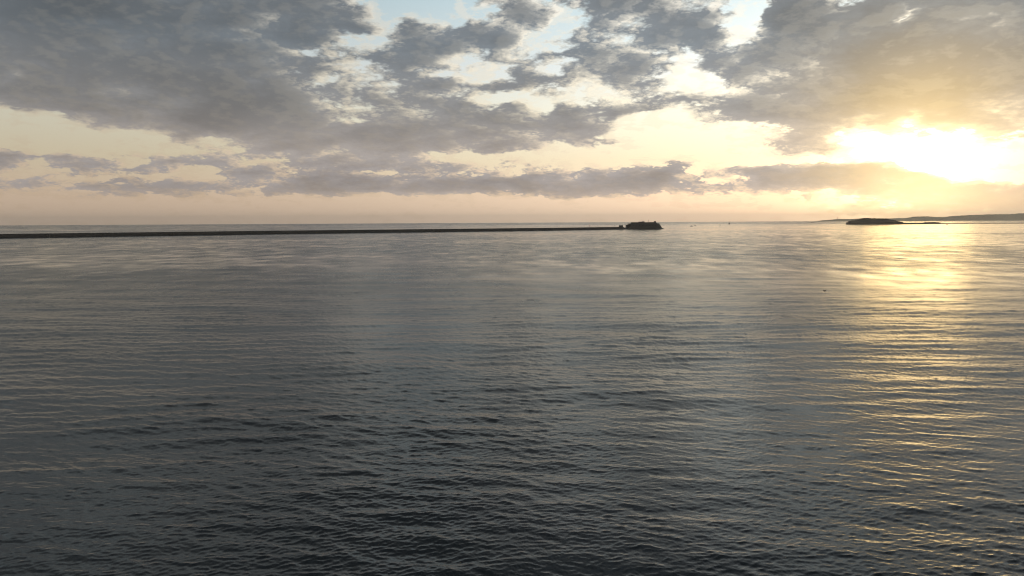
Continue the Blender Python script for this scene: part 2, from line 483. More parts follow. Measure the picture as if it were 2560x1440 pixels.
def build_sea():
    az_in = np.linspace(-46, 46, 1500)
    az_out = np.concatenate([np.linspace(46, 180, 45)[1:], np.linspace(-180, -46, 45)[1:-1]])
    az = np.radians(np.concatenate([az_in, az_out]))
    dep = np.concatenate([np.linspace(62, 31, 40)[:-1], np.linspace(31, 3.0, 560)[:-1], np.linspace(3.0, 0.45, 110)[:-1],
                          np.geomspace(0.45, 0.038, 30)])
    r = CAM_H / np.tan(np.radians(dep))
    A, R = np.meshgrid(az, r)
    X, Y = R * np.sin(A), R * np.cos(A)
    dr = np.gradient(r)[:, None] * np.ones_like(A)
    daz = np.radians(92 / 1499.0)
    wide = np.abs(A) > math.radians(46.5)
    da = np.where(wide, R * np.radians(3.0), R * daz)
    cell = np.maximum(dr, da)
    # wind patches: how ruffled the water is from place to place
    g1, g2, g3 = patch_noise(2600, 60, 900, 1.8), patch_noise(16000, 300, 6000, 2.6), patch_noise(420, 18, 140, 1.5)
    g4, g5 = patch_noise(7000, 90, 700, 0.55), patch_noise(1500, 14, 110, 0.5)
    gust = 0.20 * sample(g1, 2600, X, Y, 0.1) * smooth(9000, 2500, R) + 0.20 * sample(g2, 16000, X, Y, -0.05) + 0.12 * sample(g3, 420, X, Y, 0.25) * smooth(1500, 500, R)
    gust += 0.20 * sample(g4, 7000, X, Y, 0.03) * smooth(500, 1100, R) + 0.36 * sample(g5, 1500, X, Y, -0.04) * smooth(220, 500, R) * smooth(3500, 1800, R)
    gust = np.clip(1.0 + gust * 0.8, 0.35, 1.8)
    # sheltered water near the harbour mouth, ruffled open sea beyond the mole
    th = np.degrees(A)
    calm = smooth(900, 2600, R) * smooth(8200, 5200, R - 500 * np.sin(th * 0.5)) * smooth(-24, 8, th)
    gust *= 1.0 - 0.62 * calm
    openw = smooth(2600, 7000, R)
    gust *= 1.0 + 0.15 * openw * (1 - calm)
    H = np.zeros_like(X)
    DX, DY = np.zeros_like(X), np.zeros_like(X)
    rest = np.full_like(X, MICRO) * gust ** 2
    for b, (n, size, lo, hi, head, spread, steep, chop) in enumerate(BANDS):
        turn = TURNS[b]
        h, tx, ty = wave_tile(n, size, lo, hi, head - turn, spread, steep, chop)
        mid = math.sqrt(lo * hi)
        keep = smooth(mid * 6.0, mid * 1.5, cell) * smooth(mid * 0.7, mid * 0.35, da)
        seen = keep / (1.0 + (cell / (0.3 * mid)) ** 2)
        amp = keep * (gust if b >= 1 else 0.6 + 0.4 * gust)
        H += sample(h, size, X, Y, turn) * amp
        c, s = math.cos(turn), math.sin(turn)
        px, py = sample(tx, size, X, Y, turn) * amp, sample(ty, size, X, Y, turn) * amp
        DX += px * c - py * s
        DY += px * s + py * c
        rest += (1 - seen) * steep ** 2 * gust ** 2
    lim = np.minimum(cell * 3.0, 1.0)
    X2, Y2 = X + np.clip(DX, -lim, lim), Y + np.clip(DY, -lim, lim)
    nr, nc = X.shape
    co = np.stack([X2, Y2, H], -1).reshape(-1, 3)
    # a small cap under the camera closes the sheet
    co = np.concatenate([co, [[0.0, 0.0, 0.0]]])
    i, j = np.meshgrid(np.arange(nr - 1), np.arange(nc), indexing='ij')
    j2 = (j + 1) % nc
    quads = np.stack([i * nc + j, (i + 1) * nc + j, (i + 1) * nc + j2, i * nc + j2], -1).reshape(-1, 4)[:, ::-1]
    jj = np.arange(nc)
    tris = np.stack([np.full(nc, nr * nc), jj, (jj + 1) % nc], -1)[:, ::-1]
    loops = np.concatenate([quads.ravel(), tris.ravel()]).astype(np.int32)
    starts = np.concatenate([np.arange(len(quads)) * 4, len(quads) * 4 + np.arange(len(tris)) * 3]).astype(np.int32)
    me = bpy.data.meshes.new('sea')
    me.vertices.add(len(co))
    me.vertices.foreach_set('co', co.astype(np.float32).ravel())
    me.loops.add(len(loops))
    me.loops.foreach_set('vertex_index', loops)
    me.polygons.add(len(starts))
    me.polygons.foreach_set('loop_start', starts)
    me.polygons.foreach_set('use_smooth', np.ones(len(starts), dtype=bool))
    me.update(calc_edges=True)
    at = me.attributes.new('ripple', 'FLOAT', 'POINT')
    at.data.foreach_set('value', np.concatenate([np.sqrt(rest).ravel(), [0.1]]).astype(np.float32))
    me.materials.append(water_material())
    o = bpy.data.objects.new('sea', me)
    COL.objects.link(o)
    o['kind'] = 'structure'
    o['label'] = 'dark rippled sea stretching to the horizon'
    return o


def water_material():
    m = bpy.data.materials.new('sea_water')
    m.use_nodes = True
    g = Graph(m.node_tree)
    b = m.node_tree.nodes['Principled BSDF']
    b.inputs['Base Color'].default_value = (0.006, 0.013, 0.018, 1)
    b.inputs['IOR'].default_value = 1.5
    at = g.node('ShaderNodeAttribute', attribute_name='ripple')
    # roughness of facet slopes below mesh size (alpha = rms slope)
    g.put(b.inputs['Roughness'], g.m('SQRT', g.m('MULTIPLY', at.outputs['Fac'], 0.30)))
    return m


sea = build_sea()
scene.cycles.max_bounces = 4
scene.cycles.filter_width = 1.1
scene.cycles.glossy_bounces = 2
scene.cycles.diffuse_bounces = 1
scene.cycles.volume_bounces = 1


# ------------------------------------------------------------------ object helpers
def link(name, me, mat, parent=None, smooth_faces=False):
    o = bpy.data.objects.new(name, me)
    COL.objects.link(o)
    if mat:
        me.materials.append(mat)
    if parent:
        o.parent = parent
    if smooth_faces:
        me.polygons.foreach_set('use_smooth', [True] * len(me.polygons))
    return o


def thing(name, label, cat, loc=(0, 0, 0), rz=0.0, group=None):
    o = bpy.data.objects.new(name, None)
    COL.objects.link(o)
    o.location = loc
    o.rotation_euler = (0, 0, rz)
    o['label'] = label
    o['category'] = cat
    if group:
        o['group'] = group
    return o


def mesh_from(name, verts, faces):
    me = bpy.data.meshes.new(name)
    me.from_pydata([tuple(map(float, v)) for v in verts], [], [tuple(f) for f in faces])
    me.update()
    return me


def block(name, lo, hi, mat, parent, taper=0.0, bevel=0.0):
    """box from corner to corner; taper draws the top in on all sides"""
    (x0, y0, z0), (x1, y1, z1) = lo, hi
    t = taper
    v = [(x0, y0, z0), (x1, y0, z0), (x1, y1, z0), (x0, y1, z0), (x0 + t, y0 + t, z1), (x1 - t, y0 + t, z1), (x1 - t, y1 - t, z1), (x0 + t, y1 - t, z1)]
    f = [(3, 2, 1, 0), (4, 5, 6, 7), (0, 1, 5, 4), (1, 2, 6, 5), (2, 3, 7, 6), (3, 0, 4, 7)]
    me = mesh_from(name, v, f)
    if bevel:
        bm = bmesh.new()
        bm.from_mesh(me)
        bmesh.ops.bevel(bm, geom=bm.edges[:], offset=bevel, segments=1, affect='EDGES')
        bm.to_mesh(me)
        bm.free()
    return link(name, me, mat, parent)


def rings_mesh(name, rings, n=40, power=2.6, cap=True, jitter=0.0):
    """stack of rounded outlines: (z, x_left, x_right, y_front, y_back)"""
    v, f = [], []
    for (z, xl, xr, yf, yb) in rings:
        cx, cy, rx, ry = (xl + xr) / 2, (yf + yb) / 2, (xr - xl) / 2, (yb - yf) / 2
        for k in range(n):
            a = 2 * math.pi * k / n
            c, s = math.cos(a), math.sin(a)
            q = (abs(c) ** power + abs(s) ** power) ** (-1 / power)
            j = 1.0 + jitter * random.uniform(-1, 1)
            v.append((cx + rx * c * q * j, cy + ry * s * q * j, z + jitter * 6 * random.uniform(-1, 1)))
    m = len(rings)
    for i in range(m - 1):
        for k in range(n):
            k2 = (k + 1) % n
            f.append((i * n + k, i * n + k2, (i + 1) * n + k2, (i + 1) * n + k))
    if cap:
        f.append(tuple((m - 1) * n + k for k in range(n)))
        f.append(tuple(reversed(range(n))))
    return mesh_from(name, v, f)


def lathe(name, prof, n=16):
    return rings_mesh(name, [(z, -r, r, -r, r) for (r, z) in prof], n, 2.0)


def tube(name, pts, radii, n=6):
    v, f = [], []
    for i, p in enumerate(pts):
        p = Vector(p)
        a = Vector(pts[max(i - 1, 0)])
        b = Vector(pts[min(i + 1, len(pts) - 1)])
        q = (b - a).normalized().to_track_quat('Z', 'Y')
        for k in range(n):
            an = 2 * math.pi * k / n
            v.append(p + q @ Vector((math.cos(an) * radii[i], math.sin(an) * radii[i], 0)))
    for i in range(len(pts) - 1):
        for k in range(n):
            k2 = (k + 1) % n
            f.append((i * n + k, i * n + k2, (i + 1) * n + k2, (i + 1) * n + k))
    f.append(tuple(reversed(range(n))))
    f.append(tuple((len(pts) - 1) * n + k for k in range(n)))
    return mesh_from(name, v, f)


M_STONE = material('granite_masonry', (0.085, 0.078, 0.070), 0.85, 0.35, 0.35, 0.4)
M_WET = material('wet_rock', (0.045, 0.040, 0.034), 0.6, 0.45, 0.6, 0.5)
M_RENDER = material('weathered_render', (0.24, 0.21, 0.18), 0.85, 0.3, 0.5)
M_BRICK = material('dark_red_brick', (0.16, 0.085, 0.065), 0.85, 0.3, 0.6)
M_SLATE = material('slate_roof', (0.09, 0.095, 0.10), 0.6, 0.3, 0.8)
M_DARK = material('dark_opening', (0.02, 0.02, 0.02), 0.9, 0.1)
M_CONCRETE = material('pale_concrete', (0.42, 0.40, 0.36), 0.85, 0.2, 0.6)
M_METAL = material('painted_steel', (0.10, 0.10, 0.10), 0.5, 0.2, 2.0)
M_WHITE = material('white_paint', (0.72, 0.71, 0.68), 0.45, 0.08, 1.0)
M_HULL = material('dark_blue_hull', (0.035, 0.045, 0.07), 0.35, 0.15, 1.0)
M_SAIL = material('sail_cloth', (0.60, 0.57, 0.52), 0.9, 0.08, 1.0)
M_RED = material('red_paint', (0.35, 0.045, 0.03), 0.5, 0.2, 1.5)
M_GREEN = material('green_paint', (0.03, 0.16, 0.07), 0.5, 0.2, 1.5)
M_GRASS = material('rough_grass', (0.085, 0.095, 0.045), 0.95, 0.4, 0.01)
M_LEAF = material('woodland_leaves', (0.055, 0.070, 0.030), 0.95, 0.45, 0.02)
M_TURF = material('turf_on_rampart', (0.075, 0.080, 0.040), 0.95, 0.4, 0.1)
M_FEATHER = material('grey_brown_feathers', (0.10, 0.085, 0.07), 0.8, 0.35, 6.0)
M_BILL = material('yellow_bill', (0.45, 0.28, 0.06), 0.5, 0.1, 6.0)


# ------------------------------------------------------------------ the long mole
def build_breakwater():
    root = thing('breakwater', 'long dark stone breakwater running in from the left to the round fort', 'breakwater', on_sea(760, 584.3))
    o0 = root.location.copy()
    spine = [on_sea(x, y) for x, y in ((-620, 607.5), (-250, 600.6), (0, 596.0), (320, 591.0), (640, 586.2), (900, 582.6), (1280, 577.6), (1420, 575.6), (1566, 573.2))]
    pts = []
    for a, b in zip(spine[:-1], spine[1:]):
        n = max(2, int((b - a).length / 9))
        pts += [a.lerp(b, k / n) for k in range(n)]
    pts.append(spine[-1])

    def strip(name, prof, mat, rough, smooth_faces=False):
        v, f = [], []
        m = len(prof)
        for i, p in enumerate(pts):
            t = (pts[min(i + 1, len(pts) - 1)] - pts[max(i - 1, 0)]).normalized()
            side = Vector((t.y, -t.x, 0))            # towards the harbour
            if side.y > 0:
                side = -side
            for (s, z) in prof:
                js = random.uniform(-rough, rough)
                jz = random.uniform(-rough, rough) * 0.5
                q = p + side * (s + js) + Vector((0, 0, z + jz)) - o0
                v.append(q)
        for i in range(len(pts) - 1):
            for k in range(m - 1):
                f.append((i * m + k, i * m + k + 1, (i + 1) * m + k + 1, (i + 1) * m + k))
        f.append(tuple(range(m)))
        f.append(tuple(reversed([(len(pts) - 1) * m + k for k in range(m)])))
        return link(name, mesh_from(name, v, f), mat, root, smooth_faces)

    strip('rubble_slope', [(-30, -1.5), (-20, 3.2), (-2, 3.0), (0, 2.4), (4, 0.4), (7, -1.5)], M_WET, 0.5)
    strip('harbour_wall', [(-15, 2.0), (-15, 6.6), (-1.9, 6.6), (-1.5, 6.2), (-1.0, 2.0)], M_STONE, 0.05)
    strip('parapet', [(-15.2, 6.3), (-15.0, 8.9), (-12.4, 8.9), (-12.2, 6.3)], M_STONE, 0.06)
    # stairs, landing stages and buttresses that break the wall's line
    for x, y, w, h in ((120, 594.1, 9, 7.0), (430, 589.4, 6, 7.3), (700, 585.3, 8, 7.1), (1100, 580.0, 8, 7.2), (1330, 576.9, 6, 7.0)):
        p = on_sea(x, y) - o0
        block('buttress', (p.x - w / 2, p.y - 3, 1.0), (p.x + w / 2, p.y + 6, h), M_STONE, root, 0.5)
    for x, y in ((973, 581.5), (980, 581.4), (989, 581.3), (996, 581.2), (1003, 581.1)):
        p = on_sea(x, y) - o0
        o = block('concrete_block', (p.x - 2.6, p.y - 2, 2.6), (p.x + 2.6, p.y + 3, 4.6), M_CONCRETE, root, 0.15, 0.1)
        o.rotation_euler = (0, 0, 0)
    return root


# ------------------------------------------------------------------ round fort at the mole's end
def build_fort():
    c = on_sea(1612, 572.4)
    s = c.y / FPX * 1.002
    root = thing('sea_fort', 'round dark granite fort with sloping walls at the end of the breakwater', 'fort', c)

    def X(px):
        return (px - 1612) * s

    def Z(py):
        return (572.6 - py) * s

    # rock skirt running out to the right
    me = rings_mesh('rock_skirt', [(-2, X(1563), X(1661), -52, 62), (0.4, X(1564), X(1659), -48, 58), (Z(570.4), X(1566), X(1656.5), -42, 54)], 56, 2.3, jitter=0.02)
    link('rock_skirt', me, M_WET, root)
    me = rings_mesh('rampart', [(Z(571.2), X(1567), X(1655.6), -40, 52), (Z(568.4), X(1567.8), X(1653.8), -38.5, 50), (Z(563.5), X(1570.5), X(1650.6), -36.5, 48),
                                (Z(560.2), X(1573), X(1648.3), -35.2, 46), (Z(559.2), X(1573), X(1648.3), -35.2, 46), (Z(558.9), X(1574.5), X(1646.8), -34, 45)], 56, 2.3)
    link('rampart', me, M_STONE, root)
    me = rings_mesh('upper_rampart', [(Z(559.1), X(1578.3), X(1643.5), -29, 40), (Z(556.9), X(1579), X(1640.5), -27, 38), (Z(556.5), X(1580), X(1639.5), -26, 37)], 48, 2.3)
    link('upper_rampart', me, M_STONE, root)
    block('terrace', (X(1565.5), -14, 0), (X(1572), 16, Z(562.1)), M_STONE, root, 0.8)
    block('terrace', (X(1570.5), -18, Z(566)), (X(1578), 18, Z(559.0)), M_STONE, root, 0.8)
    block('terrace', (X(1579), -16, Z(557.5)), (X(1590.8), 14, Z(555.9)), M_TURF, root, 1.2)
    # barracks on the platform
    b = block('barracks', (X(1596.2), -8, Z(557.2)), (X(1603.2), 9, Z(555.4)), M_BRICK, root)
    me = mesh_from('roof', [(X(1595.9), -8.6, Z(555.4)), (X(1603.5), -8.6, Z(555.4)), (X(1603.5), 9.6, Z(555.4)), (X(1595.9), 9.6, Z(555.4)), (X(1597.4), 0.5, Z(554.3)), (X(1602), 0.5, Z(554.3))],
                   [(0, 1, 5, 4), (1, 2, 5), (2, 3, 4, 5), (3, 0, 4), (3, 2, 1, 0)])
    link('roof', me, M_SLATE, b)
    b2 = block('barracks', (X(1604), -9, Z(557.2)), (X(1610.4), 9, Z(555.0)), M_BRICK, root)
    me = mesh_from('roof', [(X(1603.8), -9.5, Z(555)), (X(1610.7), -9.5, Z(555)), (X(1610.7), 9.5, Z(555)), (X(1603.8), 9.5, Z(555)), (X(1605), 0, Z(553.9)), (X(1609.6), 0, Z(553.9))],
                   [(0, 1, 5, 4), (1, 2, 5), (2, 3, 4, 5), (3, 0, 4), (3, 2, 1, 0)])
    link('roof', me, M_SLATE, b2)
    block('chimney', (X(1608.4), -1, Z(554.6)), (X(1609.3), 1, Z(553.3)), M_BRICK, b2)
    block('gun_platform', (X(1616.5), -18, Z(556.6)), (X(1635), 16, Z(555.9)), M_STONE, root, 0.6)
    t = link('turret', lathe('turret', [(3.6, 0), (3.5, 4.2), (3.9, 4.3), (3.9, 5.0), (3.2, 5.4), (0.4, 6.2)], 14), M_STONE, root)
    t.location = (X(1637.2), 0, Z(557.2))
    m = link('signal_mast', tube('signal_mast', [(0, 0, 0), (0, 0, 5.5), (0, 0, 10.4)], [0.55, 0.42, 0.25]), M_METAL, root)
    m.location = (X(1620.4), 0, Z(556.2))
    link('yard', tube('yard', [(-1.6, 0, 7.0), (1.6, 0, 7.0)], [0.2, 0.2]), M_METAL, m)
    # gun ports round the wall
    for k in range(15):
        a = math.radians(-172 + k * 11.7)
        q = (abs(math.cos(a)) ** 2.3 + abs(math.sin(a)) ** 2.3) ** (-1 / 2.3)
        cx, rx, cy, ry = X(1610.6), X(1650.6) - X(1610.6), 5.75, 42.6
        o = block('gun_port', (-1.3, -0.5, -1.2), (1.3, 0.9, 1.2), M_DARK, root)
        o.location = (cx + rx * math.cos(a) * q, cy + ry * math.sin(a) * q, Z(563.6))
        o.rotation_euler = (0, 0, a + math.pi / 2)
    # square guard house on the mole just before the fort
    g0 = on_sea(1552.5, 573.2)
    gh = thing('guard_house', 'small square stone guard house on the breakwater just left of the fort', 'guard house', (g0.x, g0.y, 0))
    block('wall', (-6.6, -3, 4.0), (6.6, 9, 14.2), M_STONE, gh, 0.3)
    block('flat_roof', (-6.9, -3.3, 14.2), (6.9, 9.3, 15.0), M_CONCRETE, gh)
    block('plinth', (-8.0, -4.5, -1.0), (8.0, 10, 4.2), M_STONE, gh, 0.4)
    d = block('door', (-1.0, -3.2, 4.2), (1.0, -2.6, 7.2), M_DARK, gh)
    for x in (-4.0, 4.0):
        block('window', (x - 0.7, -2.95, 9.0), (x + 0.7, -2.4, 10.8), M_DARK, gh)
    return root


# ------------------------------------------------------------------ fortified island
def build_island():
    c = on_sea(2190, 561.0)
    s = c.y / FPX * 1.002

    def X(px):
        return (px - 2190) * s

    def Z(py):
        return (561.2 - py) * s

    isl = link('rocky_islet', rings_mesh('rocky_islet', [(-3, X(2119), X(2266), -70, 110), (1.2, X(2121), X(2262), -60, 100), (Z(559.2), X(2122.3), X(2258), -50, 92)], 64, 2.6, jitter=0.012), M_WET)
    isl.location = c
    isl['kind'] = 'structure'
    root = thing('island_fort', 'broad low stepped fort on an islet below the sunset', 'fort', c)
    link('outer_wall', rings_mesh('outer_wall', [(Z(560), X(2122.5), X(2256.5), -48, 90), (Z(555.8), X(2122.8), X(2256), -46, 88), (Z(555.3), X(2124), X(2255), -45, 87)], 60, 3.2), M_STONE, root)
    link('rampart', rings_mesh('rampart', [(Z(555.6), X(2126), X(2246), -40, 80), (Z(553.0), X(2126.8), X(2244), -38, 78), (Z(551.6), X(2132), X(2238), -34, 74), (Z(550.2), X(2135), X(2232), -31, 70)], 60, 2.8), M_STONE, root)
    link('turf_mound', rings_mesh('turf_mound', [(Z(550.4), X(2138), X(2228), -28, 66), (Z(549.2), X(2145), X(2223), -22, 60), (Z(547.8), X(2153), X(2204), -18, 56), (Z(546.9), X(2156), X(2199), -14, 50)], 48, 2.6, jitter=0.012), M_TURF, root)
    for (a, b, y0, y1, d) in ((2157, 2174, 547.4, 545.6, 20), (2160.5, 2166, 546, 544.9, 10), (2176, 2198.5, 547.2, 546.3, 16), (2202, 2222.4, 549, 547.8, 22), (2150, 2157, 548.4, 546.6, 14),
                           (2168, 2170.6, 545.8, 544.7, 6), (2184, 2187, 546.6, 545.4, 6), (2206, 2208.6, 548, 546.7, 6), (2213, 2218.5, 548, 546.9, 8), (2139, 2143.5, 550.6, 548.7, 10)):
        block('casemate', (X(a), -d, Z(y0)), (X(b), d, Z(y1)), M_STONE, root, 0.5)
    for (a, b, y0, y1) in ((2224, 2231, 552, 550.0), (2232, 2236, 553, 551.2), (2238.5, 2245.5, 554.6, 552.6)):
        block('battery_block', (X(a), -18, Z(y0)), (X(b), 18, Z(y1)), M_STONE, root, 0.5)
    block('stair_tower', (X(2122.2), -20, Z(561)), (X(2125.6), 14, Z(555.0)), M_STONE, root, 0.3)
    for k in range(13):
        x = 2131 + k * 9.3
        yf = -49.4 if 2140 < x < 2240 else -47.0
        block('gun_port', (X(x), yf + 0.4, Z(558.6)), (X(x) + 4.2, yf + 5.5, Z(557.4)), M_DARK, root)
    # causeway and its blockhouse
    cw = thing('island_causeway', 'low dark causeway running right from the island fort', 'causeway', on_sea(2300, 560.3))
    o0 = cw.location
    pts = [on_sea(x, y) for x, y in ((2246, 560.8), (2300, 560.3), (2349, 559.9), (2353, 559.5), (2440, 559.0), (2560, 558.6), (2720, 558.2))]
    tops = [11.0, 10.4, 10.2, 5.2, 4.0, 3.6, 3.4]
    v, f = [], []
    for p, h in zip(pts, tops):
        q = p - o0
        for (dy, z) in ((-7, -1.5), (-3, h * 0.55), (-1.5, h), (9, h), (14, -1.5)):
            v.append((q.x, q.y + dy, z))
    for i in range(len(pts) - 1):
        for k in range(4):
            f.append((i * 5 + k, i * 5 + k + 1, i * 5 + 6 + k, i * 5 + 5 + k)[::-1])
    link('stone_bank', mesh_from('stone_bank', v, f), M_WET, cw)
    for x, y, h in ((2270, 560.5, 10.4), (2286, 560.4, 9.9)):
        q = on_sea(x, y) - o0
        block('wall_step', (q.x - 14, q.y - 1.2, h - 3), (q.x + 14, q.y + 7, h), M_STONE, cw)
    q = on_sea(2329.5, 559.9)
    bh = thing('blockhouse', 'long flat topped stone blockhouse at the end of the causeway', 'blockhouse', q)
    w = 17.4 * q.y / FPX
    block('wall', (-w, -2.0, 5.0), (w, 16, 12.2), M_STONE, bh, 0.4)
    block('parapet', (-w * 0.82, -1.2, 12.2), (w * 0.55, 14, 13.4), M_STONE, bh)
    block('flat_roof', (-w - 0.5, -2.5, 11.6), (w + 0.5, 16.5, 12.25), M_CONCRETE, bh)
    for k in range(6):
        x = -w * 0.8 + k * w * 0.32
        block('window', (x - 1.4, -2.2, 8.0), (x + 1.4, -1.4, 10.0), M_DARK, bh)
    return root


# ------------------------------------------------------------------ far wooded headland
COAST_Y = 25000.0
SKYLINE = [(2066, 550.2), (2084, 549.0), (2094, 547.8), (2132, 547.4), (2152, 546.2), (2200, 546.0), (2240, 545.8), (2252, 545.0), (2264, 546.0), (2282, 542.8), (2300, 542.2), (2318, 541.7),
           (2331, 542.6), (2350, 542.9), (2366, 542.6), (2380, 540.8), (2400, 539.6), (2432, 538.0), (2462, 536.9), (2500, 536.0), (2530, 535.6), (2548, 534.2), (2570, 533.4), (2640, 531.4), (2800, 530.5), (2980, 533), (3120, 540)]


def build_coast():
    xs, zs = [], []
    for (px, py) in SKYLINE:
        d = sight(px, py)
        t = COAST_Y / d.y
        xs.append(d.x * t)
        zs.append(max(CAM_H + d.z * t, 1.0))
    n = 420
    X = np.linspace(xs[0] - 60, xs[-1], n)
    Zr = np.interp(X, xs, zs)
    Zr[0] = 0.2
    rows = [(-620, -2.0), (-560, 0.10), (-430, 0.30), (-260, 0.62), (-110, 0.90), (0, 1.0), (200, 0.95), (700, 0.5), (1300, -0.1)]
    v, f = [], []
    for i in range(n):
        for k, (dy, fz) in enumerate(rows):
            z = Zr[i] * fz + (random.uniform(-1, 1) * min(6.0, Zr[i] * 0.06) if 0 < k < 8 else 0) if fz > 0 else -3.0
            sc = min(1.0, Zr[i] / 45 + 0.25)
            v.append((X[i] + random.uniform(-6, 6), COAST_Y + dy * sc, z))
    m = len(rows)
    for i in range(n - 1):
        for k in range(m - 1):
            f.append((i * m + k, i * m + k + 1, (i + 1) * m + k + 1, (i + 1) * m + k)[::-1])
    hill = link('headland_hills', mesh_from('headland_hills', v, f), M_GRASS, None, True)
    hill['kind'] = 'structure'
    # woodland along the slopes and the crest
    bm = bmesh.new()
    bmesh.ops.create_icosphere(bm, subdivisions=1, radius=1.0)
    bv = np.array([q.co[:] for q in bm.verts])
    bf = np.array([[q.index for q in p.verts] for p in bm.faces])
    bm.free()
    wv, wf = [], []
    rdy, rfz = [q[0] for q in rows], [max(q[1], 0) for q in rows]
    for c in range(3000):
        x = random.uniform(xs[9] - 260, xs[-1])
        zr = float(np.interp(x, xs, zs))
        k = random.random() ** 1.6
        dy = -480 * k
        z = zr * float(np.interp(dy, rdy, rfz))
        r = random.uniform(12, 34) * (0.8 if k > 0.6 else 1.0)
        crown = (bv + RNG.uniform(-0.16, 0.16, bv.shape)) * (r * random.uniform(0.8, 1.5), r, r * random.uniform(0.5, 0.9))
        wv.append(crown + (x, COAST_Y + dy * min(1.0, zr / 45 + 0.25), z - r * (0.12 if k < 0.25 else 0.45)))
        wf.append(bf + c * len(bv))
    me = mesh_from('woodland', np.concatenate(wv), np.concatenate(wf).tolist())
    wood = link('woodland', me, M_LEAF)
    wood['kind'] = 'stuff'
    wood['label'] = 'far dark woodland covering the headland on the right'
    # lighthouse on the point
    d = sight(2092.3, 547.9)
    t = COAST_Y / d.y
    lh = thing('lighthouse', 'tiny far lighthouse tower on the low tip of the headland', 'lighthouse', (d.x * t, COAST_Y - 40, CAM_H + d.z * t - 8.0))
    lh.scale = (1.75, 1.75, 1.85)
    link('tower', lathe('tower', [(5.2, 0), (4.4, 12), (3.8, 28), (3.8, 30)], 16), M_STONE, lh)
    link('gallery', lathe('gallery', [(4.0, 29.6), (5.4, 30.2), (5.4, 31.4), (5.0, 31.6)], 16), M_CONCRETE, lh)
    ln = link('lantern', lathe('lantern', [(2.8, 31.4), (2.8, 36.0)], 12), M_METAL, lh)
    link('dome', lathe('dome', [(3.3, 36.0), (2.6, 38.2), (0.4, 40.2)], 12), M_METAL, ln)
    d = sight(2096.8, 548.2)
    t = COAST_Y / d.y
    kh = thing('keepers_house', 'tiny low house beside the far lighthouse', 'house', (d.x * t, COAST_Y - 30, CAM_H + d.z * t - 6.0))
    kh.scale = (1.5, 1.5, 1.5)
    block('wall', (-15, -6, -3), (15, 6, 9), M_RENDER, kh)
    me = mesh_from('roof', [(-15.6, -6.6, 9), (15.6, -6.6, 9), (15.6, 6.6, 9), (-15.6, 6.6, 9), (-14, 0, 14), (14, 0, 14)], [(0, 1, 5, 4), (1, 2, 5), (2, 3, 4, 5), (3, 0, 4), (3, 2, 1, 0)])
    rf = link('roof', me, M_SLATE, kh)
    block('chimney', (9, -1, 12), (11, 1, 16), M_BRICK, rf)


# ------------------------------------------------------------------ craft and sea marks
def hull_mesh(L, B, D):
    """open-sea hull: pointed bow at +x, sheer and flare"""
    v, f = [], []
    st = [(-0.5, 0.72, 0.0), (-0.3, 0.95, -0.02), (0.0, 1.0, 0.0), (0.25, 0.82, 0.06), (0.42, 0.42, 0.16), (0.5, 0.05, 0.28)]
    for (x, w, sh) in st:
        top = D * (1 + sh)
        for (q, z) in ((-1, top), (-0.92, D * 0.35), (-0.55, -D * 0.5), (0.55, -D * 0.5), (0.92, D * 0.35), (1, top)):
            xx = x * L - (0.06 * L if (x > 0.4 and z < D * 0.5) else 0)
            v.append((xx, q * w * B / 2, z))
    m = 6
    for i in range(len(st) - 1):
        for k in range(m - 1):
            f.append((i * m + k, i * m + k + 1, (i + 1) * m + k + 1, (i + 1) * m + k)[::-1])
        f.append((i * m + 5, i * m, (i + 1) * m, (i + 1) * m + 5)[::-1])
    f.append(tuple(range(m)))
    f.append(tuple(reversed([(len(st) - 1) * m + k for k in range(m)])))
    return mesh_from('hull', v, f)


def yacht(p, rz, L, mast, label, sails=False):
    t = thing('sailing_yacht', label, 'sailing yacht', p, rz, 'yachts out beyond the breakwater')
    link('hull', hull_mesh(L, L * 0.30, L * 0.11), M_HULL, t)
    block('cabin', (-L * 0.16, -L * 0.08, L * 0.10), (L * 0.16, L * 0.08, L * 0.17), M_WHITE, t, L * 0.02)
    ms = link('mast', tube('mast', [(L * 0.06, 0, L * 0.1), (L * 0.06, 0, mast)], [0.22, 0.12]), M_METAL, t)
    link('boom', tube('boom', [(L * 0.05, 0, L * 0.22), (-L * 0.36, 0, L * 0.22)], [0.14, 0.12]), M_METAL, ms)
    if sails:
        v = []
        for s in (-0.03, 0.03):
            v += [(L * 0.04, s, L * 0.24), (-L * 0.35, s - L * 0.03, L * 0.24), (-L * 0.16, s - L * 0.05, mast * 0.55), (L * 0.04, s, mast * 0.97)]
        f = [(0, 1, 2, 3), (7, 6, 5, 4), (0, 4, 5, 1), (1, 5, 6, 2), (2, 6, 7, 3), (3, 7, 4, 0)]
        link('mainsail', mesh_from('mainsail', v, f), M_SAIL, ms)
    else:
        link('furled_sail', tube('furled_sail', [(L * 0.03, 0, L * 0.27), (-L * 0.15, 0, L * 0.29), (-L * 0.35, 0, L * 0.26)], [0.3, 0.36, 0.2]), M_SAIL, ms)
    return t


def motor_boat(p, rz, L, label):
    t = thing('motor_boat', label, 'motor boat', p, rz, 'small motor boats near the harbour mouth')
    link('hull', hull_mesh(L, L * 0.34, L * 0.13), M_HULL, t)
    w = block('wheelhouse', (-L * 0.12, -L * 0.11, L * 0.12), (L * 0.16, L * 0.11, L * 0.33), M_METAL, t, L * 0.03)
    block('window', (L * 0.075, -L * 0.08, L * 0.22), (L * 0.15, L * 0.08, L * 0.29), M_DARK, w)
    link('mast', tube('mast', [(0, 0, L * 0.32), (0, 0, L * 0.55)], [0.12, 0.08]), M_METAL, t)
    block('engine_box', (-L * 0.44, -L * 0.10, L * 0.10), (-L * 0.30, L * 0.10, L * 0.20), M_METAL, t, L * 0.01)
    return t


